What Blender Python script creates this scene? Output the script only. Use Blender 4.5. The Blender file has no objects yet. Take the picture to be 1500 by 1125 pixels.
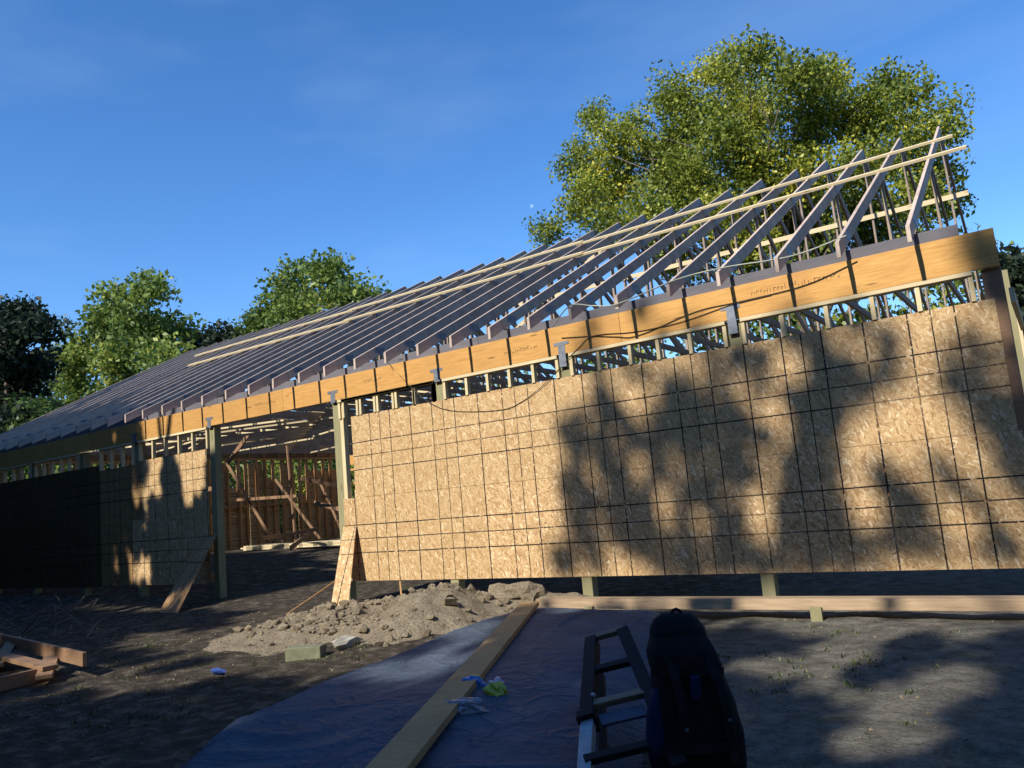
import bpy, math, random
import numpy as np
from mathutils import Vector, Matrix, noise

random.seed(7); RNG = np.random.default_rng(11)
S = bpy.context.scene
COL = S.collection
IN = 0.0254

# ------------------------------------------------------------------ camera
CAM = np.array([1.04598396, -8.43345735, 1.33691856])
FW = np.array([-0.55741757, 0.81836924, 0.13984792])
RT = np.array([0.8160692, 0.57106015, -0.08900209])
UP = np.array([0.15269814, -0.06451425, 0.98616489])
FPX = 1156.0
cd = bpy.data.cameras.new('camera'); cam = bpy.data.objects.new('camera', cd); COL.objects.link(cam)
cam.matrix_world = Matrix(((RT[0], UP[0], -FW[0], CAM[0]), (RT[1], UP[1], -FW[1], CAM[1]), (RT[2], UP[2], -FW[2], CAM[2]), (0, 0, 0, 1)))
cd.sensor_width = 36; cd.lens = 36 * FPX / 1500; cd.clip_end = 5000; cd.clip_start = 0.05
S.camera = cam

def ray(x, y): return RT * (x - 750) / FPX - UP * (y - 562.5) / FPX + FW
def onY(x, y, Y=0.0): d = ray(x, y); return CAM + (Y - CAM[1]) / d[1] * d
def onZ(x, y, Z=0.0): d = ray(x, y); return CAM + (Z - CAM[2]) / d[2] * d

# ------------------------------------------------------------------ sun and sky
EL, AZ = math.radians(39), math.radians(-4)
SUN = np.array([math.sin(AZ) * math.cos(EL), -math.cos(AZ) * math.cos(EL), math.sin(EL)])
sd = bpy.data.lights.new('sun', 'SUN'); so = bpy.data.objects.new('sun', sd); COL.objects.link(so)
sd.energy = 4.8; sd.angle = math.radians(0.7); sd.color = (1.0, 0.945, 0.87)
so.rotation_euler = Vector(SUN).to_track_quat('Z', 'Y').to_euler()
so.location = (0, -20, 20)
W = bpy.data.worlds.new('World'); S.world = W; W.use_nodes = True
nt = W.node_tree; nt.nodes.clear()
N = nt.nodes.new; L = nt.links.new
out = N('ShaderNodeOutputWorld'); bg = N('ShaderNodeBackground'); sky = N('ShaderNodeTexSky')
sky.sky_type = 'NISHITA'; sky.sun_disc = False; sky.sun_elevation = EL
sky.sun_rotation = math.pi - AZ if False else math.atan2(SUN[0], SUN[1])
sky.air_density = 1.0; sky.dust_density = 0.1; sky.ozone_density = 4.0; sky.altitude = 600
tc = N('ShaderNodeTexCoord'); mp = N('ShaderNodeMapping'); mp.inputs['Scale'].default_value = (.8, 1.6, 4.0)
mp.inputs['Rotation'].default_value = (0.25, 0.1, 0.5)
nz = N('ShaderNodeTexNoise'); nz.inputs['Scale'].default_value = 1.5; nz.inputs['Detail'].default_value = 4; nz.inputs['Roughness'].default_value = .6
rm = N('ShaderNodeValToRGB'); rm.color_ramp.elements[0].position = .5; rm.color_ramp.elements[1].position = .95
rm.color_ramp.elements[1].color = (.22, .22, .22, 1)
mx = N('ShaderNodeMix'); mx.data_type = 'RGBA'; mx.inputs[7].default_value = (3.6, 4.6, 5.8, 1)
L(tc.outputs['Generated'], mp.inputs['Vector']); L(mp.outputs[0], nz.inputs['Vector']); L(nz.outputs['Fac'], rm.inputs[0])
L(rm.outputs[0], mx.inputs[0]); 
hs = N('ShaderNodeHueSaturation'); hs.inputs['Saturation'].default_value = 1.22; hs.inputs['Hue'].default_value = 0.505; hs.inputs['Value'].default_value = 1.2
L(sky.outputs[0], hs.inputs['Color']); L(hs.outputs[0], mx.inputs[6]); L(mx.outputs[2], bg.inputs[0])
bg.inputs[1].default_value = 0.14; L(bg.outputs[0], out.inputs[0])
S.view_settings.view_transform = 'Standard'; S.view_settings.look = 'None'; S.view_settings.gamma = 1
S.view_settings.exposure = 0.36
S.cycles.max_bounces = 6 if hasattr(S, 'cycles') else 6

# ------------------------------------------------------------------ materials
def mat(name):
    m = bpy.data.materials.new(name); m.use_nodes = True; t = m.node_tree
    b = t.nodes['Principled BSDF']; return m, t, b
def C4(c): return (c[0], c[1], c[2], 1)
def ramp(t, fac, stops):
    r = t.nodes.new('ShaderNodeValToRGB'); e = r.color_ramp.elements
    while len(e) < len(stops): e.new(.5)
    for i, (p, c) in enumerate(stops): e[i].position = p; e[i].color = C4(c) if len(c) == 3 else c
    t.links.new(fac, r.inputs[0]); return r.outputs[0]
def noise_n(t, vec, scale, detail=4, rough=.55, dist=0):
    n = t.nodes.new('ShaderNodeTexNoise'); n.inputs['Scale'].default_value = scale; n.inputs['Detail'].default_value = detail
    n.inputs['Roughness'].default_value = rough; n.inputs['Distortion'].default_value = dist
    t.links.new(vec, n.inputs['Vector']); return n.outputs['Fac']
def mapn(t, vec, sc, rot=(0, 0, 0)):
    m = t.nodes.new('ShaderNodeMapping'); m.inputs['Scale'].default_value = sc; m.inputs['Rotation'].default_value = rot
    t.links.new(vec, m.inputs['Vector']); return m.outputs[0]
def mixc(t, fac, a, b, mode='MIX'):
    m = t.nodes.new('ShaderNodeMix'); m.data_type = 'RGBA'; m.blend_type = mode
    for s, v in ((m.inputs[0], fac), (m.inputs[6], a), (m.inputs[7], b)):
        if isinstance(v, (int, float)): s.default_value = v
        elif isinstance(v, tuple): s.default_value = C4(v)
        else: t.links.new(v, s)
    return m.outputs[2]
def mathn(t, op, a, b=0.0, c=0.0):
    m = t.nodes.new('ShaderNodeMath'); m.operation = op
    for s, v in zip(m.inputs, (a, b, c)):
        if isinstance(v, (int, float)): s.default_value = v
        else: t.links.new(v, s)
    return m.outputs[0]
def bump(t, b, h, strength=.3, dist=.02):
    n = t.nodes.new('ShaderNodeBump'); n.inputs['Strength'].default_value = strength; n.inputs['Distance'].default_value = dist
    t.links.new(h, n.inputs['Height']); t.links.new(n.outputs[0], b.inputs['Normal'])
def coord(t, kind='Object'):
    return t.nodes.new('ShaderNodeTexCoord').outputs[kind]
def objrand(t): return t.nodes.new('ShaderNodeObjectInfo').outputs['Random']
def attr(t, name):
    a = t.nodes.new('ShaderNodeAttribute'); a.attribute_name = name; return a.outputs['Fac']

def wood(name, c1, c2, sc, dirt=None, rough=.75, knots=True):
    m, t, b = mat(name); v = coord(t)
    g = noise_n(t, mapn(t, v, sc), 3.0, 6, .6, .6)
    col = ramp(t, g, [(.25, c1), (.75, c2)])
    r = objrand(t)
    col = mixc(t, mathn(t, 'MULTIPLY', r, .35), col, tuple(x * .55 for x in c1))
    big = noise_n(t, v, 1.3, 4, .6)
    col = mixc(t, ramp(t, big, [(.45, (0, 0, 0)), (.8, (.5, .5, .5))]), col, dirt or tuple(x * .5 for x in c1))
    if knots:
        vo = t.nodes.new('ShaderNodeTexVoronoi'); vo.inputs['Scale'].default_value = 1.0
        t.links.new(mapn(t, v, tuple(1.6 if s < 5 else 8 for s in sc)), vo.inputs['Vector'])
        col = mixc(t, ramp(t, vo.outputs['Distance'], [(.06, (.75, .75, .75)), (.13, (0, 0, 0))]), col, tuple(x * .35 for x in c1))
    t.links.new(col, b.inputs['Base Color']); b.inputs['Roughness'].default_value = rough
    b.inputs['Specular IOR Level'].default_value = .25
    bump(t, b, g, .25, .004)
    return m

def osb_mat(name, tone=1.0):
    m, t, b = mat(name); v = coord(t)
    # strand flakes: three layers of stretched voronoi cells at different turns
    col = None; hsum = None
    base = [(.34, .19, .078), (.55, .355, .165), (.68, .475, .24), (.45, .265, .108), (.84, .66, .40)]
    dv = t.nodes.new('ShaderNodeTexNoise'); dv.inputs['Scale'].default_value = 9; t.links.new(v, dv.inputs['Vector'])
    vm = t.nodes.new('ShaderNodeMix'); vm.data_type = 'VECTOR'; vm.inputs[0].default_value = .05
    t.links.new(v, vm.inputs[4]); t.links.new(dv.outputs['Color'], vm.inputs[5]); vv = vm.outputs[1]
    for i, (rot, sx, sz) in enumerate(((.25, 19, 66), (1.1, 21, 60), (-.55, 20, 70), (1.9, 18, 58))):
        vo = t.nodes.new('ShaderNodeTexVoronoi'); vo.inputs['Scale'].default_value = 1.0
        t.links.new(mapn(t, mapn(t, vv, (1, 1, 1), (0, rot, 0)), (sx, 1, sz)), vo.inputs['Vector'])
        sp = t.nodes.new('ShaderNodeSeparateColor'); t.links.new(vo.outputs['Color'], sp.inputs[0])
        c = ramp(t, sp.outputs[0], [(.0, base[0]), (.3, base[1]), (.6, base[2]), (.8, base[3]), (.97, base[4])])
        if col is None: col = c; hsum = sp.outputs[1]
        else:
            f = mathn(t, 'GREATER_THAN', sp.outputs[2], .62)
            col = mixc(t, f, col, c)
    fine = noise_n(t, v, 60, 3, .7)
    col = mixc(t, ramp(t, fine, [(.3, (.45, .45, .45)), (.5, (0, 0, 0))]), col, (.16, .09, .04))
    big = noise_n(t, v, .9, 4, .6)
    col = mixc(t, ramp(t, big, [(.45, (0, 0, 0)), (.8, (.25, .25, .25))]), col, (.44, .30, .14))
    col = mixc(t, mathn(t, 'MULTIPLY', objrand(t), .25), col, (.42, .28, .12))
    # printed layout lines
    s = t.nodes.new('ShaderNodeSeparateXYZ'); t.links.new(v, s.inputs[0]); X, Z = s.outputs[0], s.outputs[2]
    wob = noise_n(t, v, 1.1, 2); wx = mathn(t, 'MULTIPLY', mathn(t, 'SUBTRACT', wob, .5), .012)
    def line(c, off, per, w):
        q = mathn(t, 'ADD', mathn(t, 'ADD', c, wx), -off * IN + 400 * per * IN)
        q = mathn(t, 'MODULO', q, per * IN); q = mathn(t, 'ABSOLUTE', mathn(t, 'SUBTRACT', q, per * IN / 2))
        return mathn(t, 'GREATER_THAN', q, per * IN / 2 - w)
    brk = noise_n(t, v, 14, 3, .7); cell = noise_n(t, mapn(t, v, (.55, 1, .75)), 1.0, 1)
    tot = None
    z0 = .30 / IN
    for k, (c, off, w) in enumerate(((X, -16, .0085), (X, 0, .0075), (X, 8, .006), (X, 16, .0075), (Z, z0 + 16, .0075), (Z, z0 + 24, .0065), (Z, z0 + 32, .0075))):
        l = line(c, off, 48, w)
        tot = l if tot is None else mathn(t, 'MAXIMUM', tot, l)
    tot = mathn(t, 'MULTIPLY', tot, mathn(t, 'GREATER_THAN', brk, .40))
    tot = mathn(t, 'MULTIPLY', tot, ramp(t, cell, [(.30, (.6, .6, .6)), (.5, (1, 1, 1))]))
    col = mixc(t, tot, col, (.012, .010, .010))
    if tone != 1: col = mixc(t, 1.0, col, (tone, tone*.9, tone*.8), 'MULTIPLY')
    t.links.new(col, b.inputs['Base Color']); b.inputs['Roughness'].default_value = .7; b.inputs['Specular IOR Level'].default_value = .3
    bump(t, b, mathn(t, 'ADD', hsum, fine), .35, .004)
    return m

def simple(name, c, rough=.6, metal=0, nscale=8, var=.25, bmp=.15, spec=.5):
    m, t, b = mat(name); v = coord(t)
    n = noise_n(t, v, nscale, 5, .6)
    col = ramp(t, n, [(.3, tuple(x * (1 - var) for x in c)), (.7, tuple(min(1, x * (1 + var)) for x in c))])
    t.links.new(col, b.inputs['Base Color']); b.inputs['Roughness'].default_value = rough; b.inputs['Metallic'].default_value = metal
    b.inputs['Specular IOR Level'].default_value = spec
    if bmp: bump(t, b, n, bmp, .01)
    return m

def leafmat(name, dark, light, accent, trans=.35):
    m, t, b = mat(name); a = attr(t, 'tint')
    col = ramp(t, a, [(0, dark), (.5, tuple((p + q) / 2 for p, q in zip(dark, light))), (.8, light), (1, accent)])
    t.nodes.remove(b); o = t.nodes['Material Output']
    d = t.nodes.new('ShaderNodeBsdfDiffuse'); tr = t.nodes.new('ShaderNodeBsdfTranslucent'); g = t.nodes.new('ShaderNodeBsdfGlossy')
    g.inputs['Roughness'].default_value = .45; g.inputs['Color'].default_value = (.5, .5, .5, 1)
    m1 = t.nodes.new('ShaderNodeMixShader'); m1.inputs[0].default_value = trans; m2 = t.nodes.new('ShaderNodeMixShader'); m2.inputs[0].default_value = .04
    t.links.new(col, d.inputs['Color']); t.links.new(col, tr.inputs['Color'])
    t.links.new(d.outputs[0], m1.inputs[1]); t.links.new(tr.outputs[0], m1.inputs[2])
    t.links.new(m1.outputs[0], m2.inputs[1]); t.links.new(g.outputs[0], m2.inputs[2]); t.links.new(m2.outputs[0], o.inputs[0])
    return m

M = {}
M['osb'] = osb_mat('osb')
M['osb_shaded'] = osb_mat('osb_shaded', .55); M['osb_deep_shade'] = osb_mat('osb_deep_shade', .2)  # sheathing copies with shade and deep shade multiplied into their colour
M['lvl'] = wood('lvl', (.50, .255, .07), (.78, .44, .135), (1.2, 10, 14), (.40, .20, .07))
M['grayband'] = wood('weathered_gray', (.13, .125, .135), (.20, .19, .20), (1.2, 10, 14))
M['truss'] = wood('truss_wood', (.44, .325, .255), (.74, .60, .47), (12, 1.5, 2.5), (.30, .23, .20), knots=False)
M['webwood'] = wood('web_wood', (.27, .20, .145), (.44, .35, .26), (12, 1.5, 2.5), (.2, .14, .10), knots=False)
M['pine_x'] = wood('pine_x', (0.660, 0.529, 0.297), (0.800, 0.676, 0.414), (1.2, 12, 12), (.55, .42, .25))
M['pine_z'] = wood('pine_z', (0.620, 0.500, 0.270), (0.780, 0.647, 0.378), (12, 12, 1.2), (.50, .38, .22))
M['treated'] = wood('treated_post', (0.250, 0.230, 0.117), (0.360, 0.323, 0.171), (12, 12, 1.0), (.2, .18, .10))
M['dark_post'] = wood('dark_post', (.07, .065, .06), (.14, .12, .10), (12, 12, 1.0))
M['oldplank'] = wood('old_plank', (.44, .25, .10), (.62, .39, .17), (3, 3, 10), (.2, .14, .08))
M['rail'] = wood('rail_plank', (.30, .20, .11), (.54, .40, .24), (1.0, 12, 12), (.22, .14, .09))
M['crate'] = wood('crate_board', (.24, .14, .08), (.36, .22, .12), (2, 2, 12), (.22, .13, .08))
M['stud_far'] = wood('stud_far', (.52, .25, .085), (.74, .42, .16), (12, 12, 1.2))
M['galv'] = simple('galvanised', (.20, .22, .25), .55, .4, 20)
M['black'] = simple('black_fabric', (.012, .012, .014), .85, 0, 30, .3, .3, .2)
M['strap'] = simple('strap_fabric', (.016, .016, .018), .85, 0, 40, .3, .3, .2)
M['navyfab'] = simple('navy_fabric', (.012, .018, .06), .8, 0, 30, .3, .3, .2)
M['buckle'] = simple('buckle', (.12, .12, .12), .5)
M['ladder_black'] = simple('ladder_black', (.010, .010, .011), .7, 0, 12, .2, .1, .2)
M['alu'] = simple('aluminium', (.30, .33, .34), .45, .5, 14)
M['label'] = simple('label_print', (.05, .055, .09), .6, 0, 12)
M['rung'] = simple('rung_wood', (.16, .12, .07), .6)
M['cable'] = simple('cable', (.05, .035, .02), .6)
M['rope'] = simple('rope', (.34, .36, .28), .8)
M['paper'] = simple('black_paper', (.006, .006, .008), .8, 0, 3, .4, .9, .3)
M['block'] = simple('block', (.17, .17, .10), .9, 0, 9, .3, .4)
M['rock'] = simple('rock', (.42, .39, .30), .95, 0, 5, .3, .5)
M['litter'] = simple('litter', (.35, .45, .95), .4, 0, 10, .3)
M['pk_blue'] = simple('pack_blue', (.01, .13, .40), .3, 0, 25, .3)
M['pk_yel'] = simple('pack_yellow', (.42, .43, .03), .3, 0, 25, .4)
M['pk_white'] = simple('pack_white', (.5, .42, .48), .4, 0, 25, .3)
M['pk_clear'] = simple('pack_clear', (.22, .22, .25), .25, 0, 40, .6, .6)
M['bark'] = simple('bark', (.13, .10, .075), .95, 0, 12, .45, .6)
M['moon'], _t, _b = mat('moon')
_b.inputs['Base Color'].default_value = (0, 0, 0, 1); _b.inputs['Emission Color'].default_value = (.22, .46, .84, 1); _b.inputs['Emission Strength'].default_value = 1.0
# stamps of ink
M['ink'] = simple('ink', (.10, .05, .02), .8)
# tarp
M['tarp'], t, b = mat('tarp'); v = coord(t)
n1 = noise_n(t, v, 3, 5, .6); col = ramp(t, n1, [(.3, (.055, .075, .100)), (.7, (.088, .112, .145))])
dst = noise_n(t, v, 1.2, 5, .7); col = mixc(t, ramp(t, dst, [(.5, (0, 0, 0)), (.8, (.2, .2, .2))]), col, (.13, .14, .15))
t.links.new(col, b.inputs['Base Color']); b.inputs['Roughness'].default_value = .6; b.inputs['Specular IOR Level'].default_value = .04
rg1 = mathn(t, 'POWER', mathn(t, 'SUBTRACT', 1.0, mathn(t, 'ABSOLUTE', mathn(t, 'MULTIPLY', mathn(t, 'SUBTRACT', noise_n(t, v, 2.2, 3, .5, .4), .5), 4.0))), 8.0)
rg2 = mathn(t, 'POWER', mathn(t, 'SUBTRACT', 1.0, mathn(t, 'ABSOLUTE', mathn(t, 'MULTIPLY', mathn(t, 'SUBTRACT', noise_n(t, mapn(t, v, (1, 1, 1), (0, 0, 1)), 6.0, 2, .5, .6), .5), 4.0))), 8.0)
bump(t, b, mathn(t, 'ADD', rg1, mathn(t, 'MULTIPLY', rg2, .4)), .5, .03)
# ground
M['ground'], t, b = mat('ground'); v = coord(t)
n1 = noise_n(t, v, .8, 6, .6); n2 = noise_n(t, v, 6, 8, .7); n3 = noise_n(t, v, 45, 3, .7)
col = ramp(t, n2, [(.3, (.028, .022, .016)), (.5, (.066, .053, .038)), (.75, (.24, .20, .145))])
sx = t.nodes.new('ShaderNodeSeparateXYZ'); t.links.new(v, sx.inputs[0])
gr = ramp(t, n2, [(.3, (.070, .062, .050)), (.7, (.24, .22, .17))])
fx = ramp(t, mathn(t, 'ADD', mathn(t, 'MULTIPLY', sx.outputs[0], .35), mathn(t, 'ADD', n1, .9)), [(.35, (0, 0, 0)), (.95, (1, 1, 1))])
col = mixc(t, fx, col, gr)
col = mixc(t, ramp(t, noise_n(t, v, 1.7, 6, .7), [(.56, (0, 0, 0)), (.66, (.55, .55, .55))]), col, (.055, .07, .025))
col = mixc(t, ramp(t, n3, [(.35, (.55, .55, .55)), (.5, (0, 0, 0))]), col, (.045, .038, .030))
t.links.new(col, b.inputs['Base Color']); b.inputs['Roughness'].default_value = .95; b.inputs['Specular IOR Level'].default_value = .1
bump(t, b, mathn(t, 'ADD', n2, mathn(t, 'MULTIPLY', n3, .5)), .9, .05)
M['dirt'], t, b = mat('dirt'); v = coord(t)
n2 = noise_n(t, v, 5, 8, .7); n3 = noise_n(t, v, 40, 4, .7)
col = ramp(t, n2, [(.3, (.20, .155, .10)), (.55, (.33, .27, .18)), (.8, (.44, .37, .25))])
col = mixc(t, ramp(t, n3, [(.35, (.6, .6, .6)), (.5, (0, 0, 0))]), col, (.09, .065, .04))
t.links.new(col, b.inputs['Base Color']); b.inputs['Roughness'].default_value = .95; b.inputs['Specular IOR Level'].default_value = .1
bump(t, b, mathn(t, 'ADD', n2, mathn(t, 'MULTIPLY', n3, .6)), .9, .05)
M['grass'] = leafmat('grass', (.03, .045, .012), (.10, .13, .035), (.20, .19, .08), .2)
M['leaf_main'] = leafmat('leaf_main', (.07, .115, .02), (.36, .39, .045), (.60, .54, .07))
M['leaf_mid'] = leafmat('leaf_mid', (.065, .12, .03), (.26, .33, .06), (.42, .41, .08))
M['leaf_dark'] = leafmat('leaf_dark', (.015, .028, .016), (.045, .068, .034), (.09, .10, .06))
M['leaf_gray'] = leafmat('leaf_gray', (.06, .08, .05), (.13, .15, .08), (.2, .19, .10))
M['leaf_shade'] = leafmat('leaf_shade', (.06, .05, .018), (.15, .115, .04), (.20, .14, .045), .15)

# ------------------------------------------------------------------ mesh helpers
class MB:
    def __init__(s): s.v = []; s.f = []
    def add(s, vs, fs):
        o = len(s.v); s.v += [tuple(map(float, p)) for p in vs]; s.f += [tuple(i + o for i in q) for q in fs]; return s
    def box(s, x0, x1, y0, y1, z0, z1):
        return s.add([(x0,y0,z0),(x1,y0,z0),(x1,y1,z0),(x0,y1,z0),(x0,y0,z1),(x1,y0,z1),(x1,y1,z1),(x0,y1,z1)],
                     [(0,3,2,1),(4,5,6,7),(0,1,5,4),(1,2,6,5),(2,3,7,6),(3,0,4,7)])
    def hexa(s, q0, q1):   # two matching quads
        return s.add(list(q0) + list(q1), [(0,3,2,1),(4,5,6,7),(0,1,5,4),(1,2,6,5),(2,3,7,6),(3,0,4,7)])
    def beam(s, a, b, w, h, up=(0, 0, 1)):   # bar from a to b, w across, h along up
        a, b, up = Vector(a), Vector(b), Vector(up); d = (b - a).normalized(); sd_ = d.cross(up).normalized(); u = sd_.cross(d)
        q = [(-w/2,-h/2),(w/2,-h/2),(w/2,h/2),(-w/2,h/2)]
        return s.hexa([a + sd_*x + u*y for x, y in q], [b + sd_*x + u*y for x, y in q])
    def tube(s, pts, rad, n=8, cap=True):
        pts = [Vector(p) for p in pts]; rad = rad if isinstance(rad, (list, tuple)) else [rad]*len(pts); o = len(s.v); up = Vector((.13, .2, .97))
        for i, p in enumerate(pts):
            d = (pts[min(i+1, len(pts)-1)] - pts[max(i-1, 0)]).normalized()
            a = d.cross(up)
            if a.length < .05: a = d.cross(Vector((1, 0, 0)))
            a.normalize(); b_ = d.cross(a)
            for k in range(n):
                an = 2*math.pi*k/n; s.v.append(tuple(p + (a*math.cos(an) + b_*math.sin(an))*rad[i]))
        for i in range(len(pts)-1):
            for k in range(n): s.f.append((o+i*n+k, o+i*n+(k+1)%n, o+(i+1)*n+(k+1)%n, o+(i+1)*n+k))
        if cap: s.f.append(tuple(o+k for k in range(n))[::-1]); s.f.append(tuple(o+(len(pts)-1)*n+k for k in range(n)))
        return s
    def blob(s, c, r, seed=0, amp=.25, n=2, sc=(1, 1, 1)):
        import bmesh
        bm = bmesh.new(); bmesh.ops.create_icosphere(bm, subdivisions=n, radius=1)
        vs = []
        for v_ in bm.verts:
            k = 1 + amp * noise.noise(v_.co*1.6 + Vector((seed*3.1, seed*1.7, seed)))*1.6
            vs.append((c[0]+v_.co.x*k*r*sc[0], c[1]+v_.co.y*k*r*sc[1], c[2]+v_.co.z*k*r*sc[2]))
        fs = [tuple(v_.index for v_ in f.verts) for f in bm.faces]; bm.free(); return s.add(vs, fs)
    def build(s, name, m, parent=None, smooth=False, bevel=0):
        me = bpy.data.meshes.new(name); me.from_pydata(s.v, [], s.f); me.update()
        me.materials.append(m)
        if smooth: me.polygons.foreach_set('use_smooth', [True]*len(me.polygons))
        o = bpy.data.objects.new(name, me); COL.objects.link(o)
        if parent is not None: o.parent = parent
        if bevel:
            bv = o.modifiers.new('bevel', 'BEVEL'); bv.width = bevel; bv.segments = 2; bv.limit_method = 'ANGLE'
        return o
def tag(o, label=None, cat=None, group=None, kind=None):
    if label: o['label'] = label
    if cat: o['category'] = cat
    if group: o['group'] = group
    if kind: o['kind'] = kind
    return o
def empty(name, loc=(0, 0, 0)):
    o = bpy.data.objects.new(name, None); COL.objects.link(o); o.location = loc; o.empty_display_size = .2; return o
def sub(o, parent, name, m):   # helper for children of an Empty placed off origin (keeps world coordinates)
    o.parent = parent; o.matrix_parent_inverse = parent.matrix_world.inverted() if False else Matrix.Translation(-Vector(parent.location)); return o

# ------------------------------------------------------------------ ground
def hgt(x, y):
    h = 0.0
    if x < -9: h += .42 * min(1, (-9 - x) / 9.0) * min(1, max(0, (y + 1.0) / 3.0))
    n = noise.noise(Vector((x*.6, y*.6, 1.3)))*.05 + noise.noise(Vector((x*2.3, y*2.3, 4)))*.022 + noise.noise(Vector((x*7, y*7, 4)))*.010
    return h + n
def axis(a, b, fine, lim, n):
    core = list(np.arange(a, b, fine)); g = np.geomspace(1, lim, n)
    return [a - q + 1 - fine for q in g[::-1]] + core + [b + q - 1 for q in g]
xs = axis(-24, 6, .09, 1400, 26); ys = axis(-8.6, 3, .09, 1400, 34)
ys = [y for y in ys]
vs = [(x, y, hgt(x, y)) for y in ys for x in xs]; nx = len(xs)
fs = [(j*nx+i, j*nx+i+1, (j+1)*nx+i+1, (j+1)*nx+i) for j in range(len(ys)-1) for i in range(nx-1)]
g = MB(); g.v = vs; g.f = fs
tag(g.build('ground', M['ground'], smooth=True), 'bare trampled earth and fine gravel of the building site', kind='structure')

# ------------------------------------------------------------------ the unfinished building
B = empty('unfinished_building', (0, 0, 0))
tag(B, 'long timber pole building under construction with open roof trusses and bare OSB sheathing', 'building')
Z0, ZT, ZP, ZH = .30, 2.738, 3.028, 3.386          # sheathing bottom/top, plate top, header top
XR, XL = .83, -21.35                               # right and left ends of header
YB = 12.6                                          # far wall plane
PX = [.72, -1.70, -3.88, -5.93, -8.03, -11.2, -13.6, -15.7, -17.8, -19.7, -21.25]
# sheathing front face Y=0 ; frame behind 0.012
def sheet(x0, x1, z0, z1, m='osb', y=0.0, th=.0115):
    return MB().box(x0, x1, y, y + th, z0, z1).build('sheathing_panel', M[m], B)
SH = 96*IN
seams0 = [0.0]; x = .775
lo = [.775, -16*IN, -16*IN-SH, -16*IN-2*SH, -16*IN-3*SH+.0]
lo = [.775, -.4064, -2.8448, -5.2832, -7.7216]
lo[-1] = -7.70
zm = Z0 + 48*IN
for a, b_ in zip(lo[:-1], lo[1:]): sheet(b_ + .0025, a - .0025, Z0, zm - .003)
sheet(-7.965, -7.703, Z0 + .0, 1.515)                        # strip past the opening edge at the post
up = [.745, -1.6256, -4.064, -6.5024, -7.70]
for a, b_ in zip(up[:-1], up[1:]): sheet(b_ + .0025, a - .0025, zm + .001, ZT)
# left bays
for a, b_ in ((-11.36, -13.8),): sheet(b_+.0015, a-.0015, Z0, zm-.0015); 
sheet(-13.45, -11.36, zm+.0015, ZT-.1)
sheet(-14.95, -13.803, Z0, zm-.0015, 'osb_shaded'); sheet(-14.95, -13.453, zm+.0015, ZT-.16, 'osb_shaded')
for a, b_ in ((-14.955, -18.1), (-18.103, -21.3)):  # deep shade of these bays is carried by the panel colour
    MB().box(b_, a, -.004, .0115, Z0 - .02, ZT - .05).build('sheathing_panel', M['osb_deep_shade'], B)['label'] = 'sheathing panel with deep shade painted into its colour'
# posts
for i, px in enumerate(PX):
    w = .14
    mt = M['crate'] if i == 0 else M['treated']
    y0 = .013
    if i == 0: o = MB().box(px - .05, px + .11, y0, y0 + .19, -.3, ZP - .002).build('post', mt, B, bevel=.006); o['label'] = 'thick brown corner post'
    else: MB().box(px - w/2, px + w/2, y0, y0 + .14, -.3, ZP - .003 if i not in (4, 5) else ZP + .02).build('post', mt, B, bevel=.006)
# header beam, in spliced lengths
cuts = [XR, -3.05, -9.2, -15.3, XL]
for a, b_ in zip(cuts[:-1], cuts[1:]):
    MB().box(b_ + .002, a - .002, -.032, .0125, ZP, ZH).build('header_beam', M['lvl'], B, bevel=.003)
for a, b_ in ((.55, -5.2), (-5.205, -11), (-11.005, -21.3)):
    MB().box(b_, a, .016, .054, ZH + .002, ZH + .122).build('inner_header', M['grayband'], B, bevel=.003)
# ink stamps on the beam (illegible mill print, kept as short strokes)
rs = random.Random(3)
for (x0, x1, zc) in ((-1.45, -.55, 3.24), (-4.75, -4.25, 3.17), (-7.35, -7.0, 3.2), (-9.9, -9.4, 3.2)):
    q = MB(); xx = x0
    while xx < x1:
        w_ = rs.uniform(.012, .03); h_ = rs.uniform(.02, .05); zz = zc + rs.uniform(-.01, .01)
        q.box(xx, xx + .006, -.0335, -.0318, zz, zz + h_)
        if rs.random() < .7: q.box(xx, xx + w_, -.0334, -.0318, zz + rs.choice([0, h_/2, h_ - .006]), zz + rs.choice([0, h_/2, h_-.006]) + .0065) if False else q.box(xx + .006, xx + w_, -.0334, -.0318, zz + h_ - .007, zz + h_)
        xx += w_ + rs.uniform(.008, .02)
    q.build('mill_stamp', M['ink'], B)
# stud infill frames at top of wall between posts (with plate), 2x6 studs seen above the sheathing
def infill(x0, x1, zb=ZT + .003, step=.41):
    MB().box(x0, x1, -.035, .10, ZP - .042, ZP - .002).build('top_plate', M['pine_x'], B, bevel=.002)
    n = max(2, round((x1 - x0) / step)); 
    for k in range(n + 1):
        xc = x0 + .019 + (x1 - x0 - .038) * k / n
        if 0 < k < n: xc += RNG.uniform(-.02, .02)
        MB().box(xc - .021, xc + .021, -.018, .05, zb, ZP - .043).build('stud', M['pine_z'], B)
for i in range(0, 4):
    a, b_ = PX[i], PX[i+1]
    infill(b_ + .085, a - (.085 if i else .12))
infill(-7.86, PX[3] - .085)
MB().box(-7.955, -7.88, .0135, .10, 1.45, ZP - .045).build('stud', M['pine_z'], B)
infill(-13.50, -11.30, ZT - .097)
infill(-14.94, -13.7, ZT - .157); infill(-17.7, -15.8, ZT - .047); infill(-19.6, -17.9, ZT - .047)
# horizontal girts behind the sheathing (seen from inside and below)
for z in (Z0 + .02, 1.5):
    for a, b_ in ((.6, -7.9), (-11.3, -21.2)):
        MB().box(b_, a, .154, .19, z, z + .14).build('girt', M['pine_x'], B)
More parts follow.
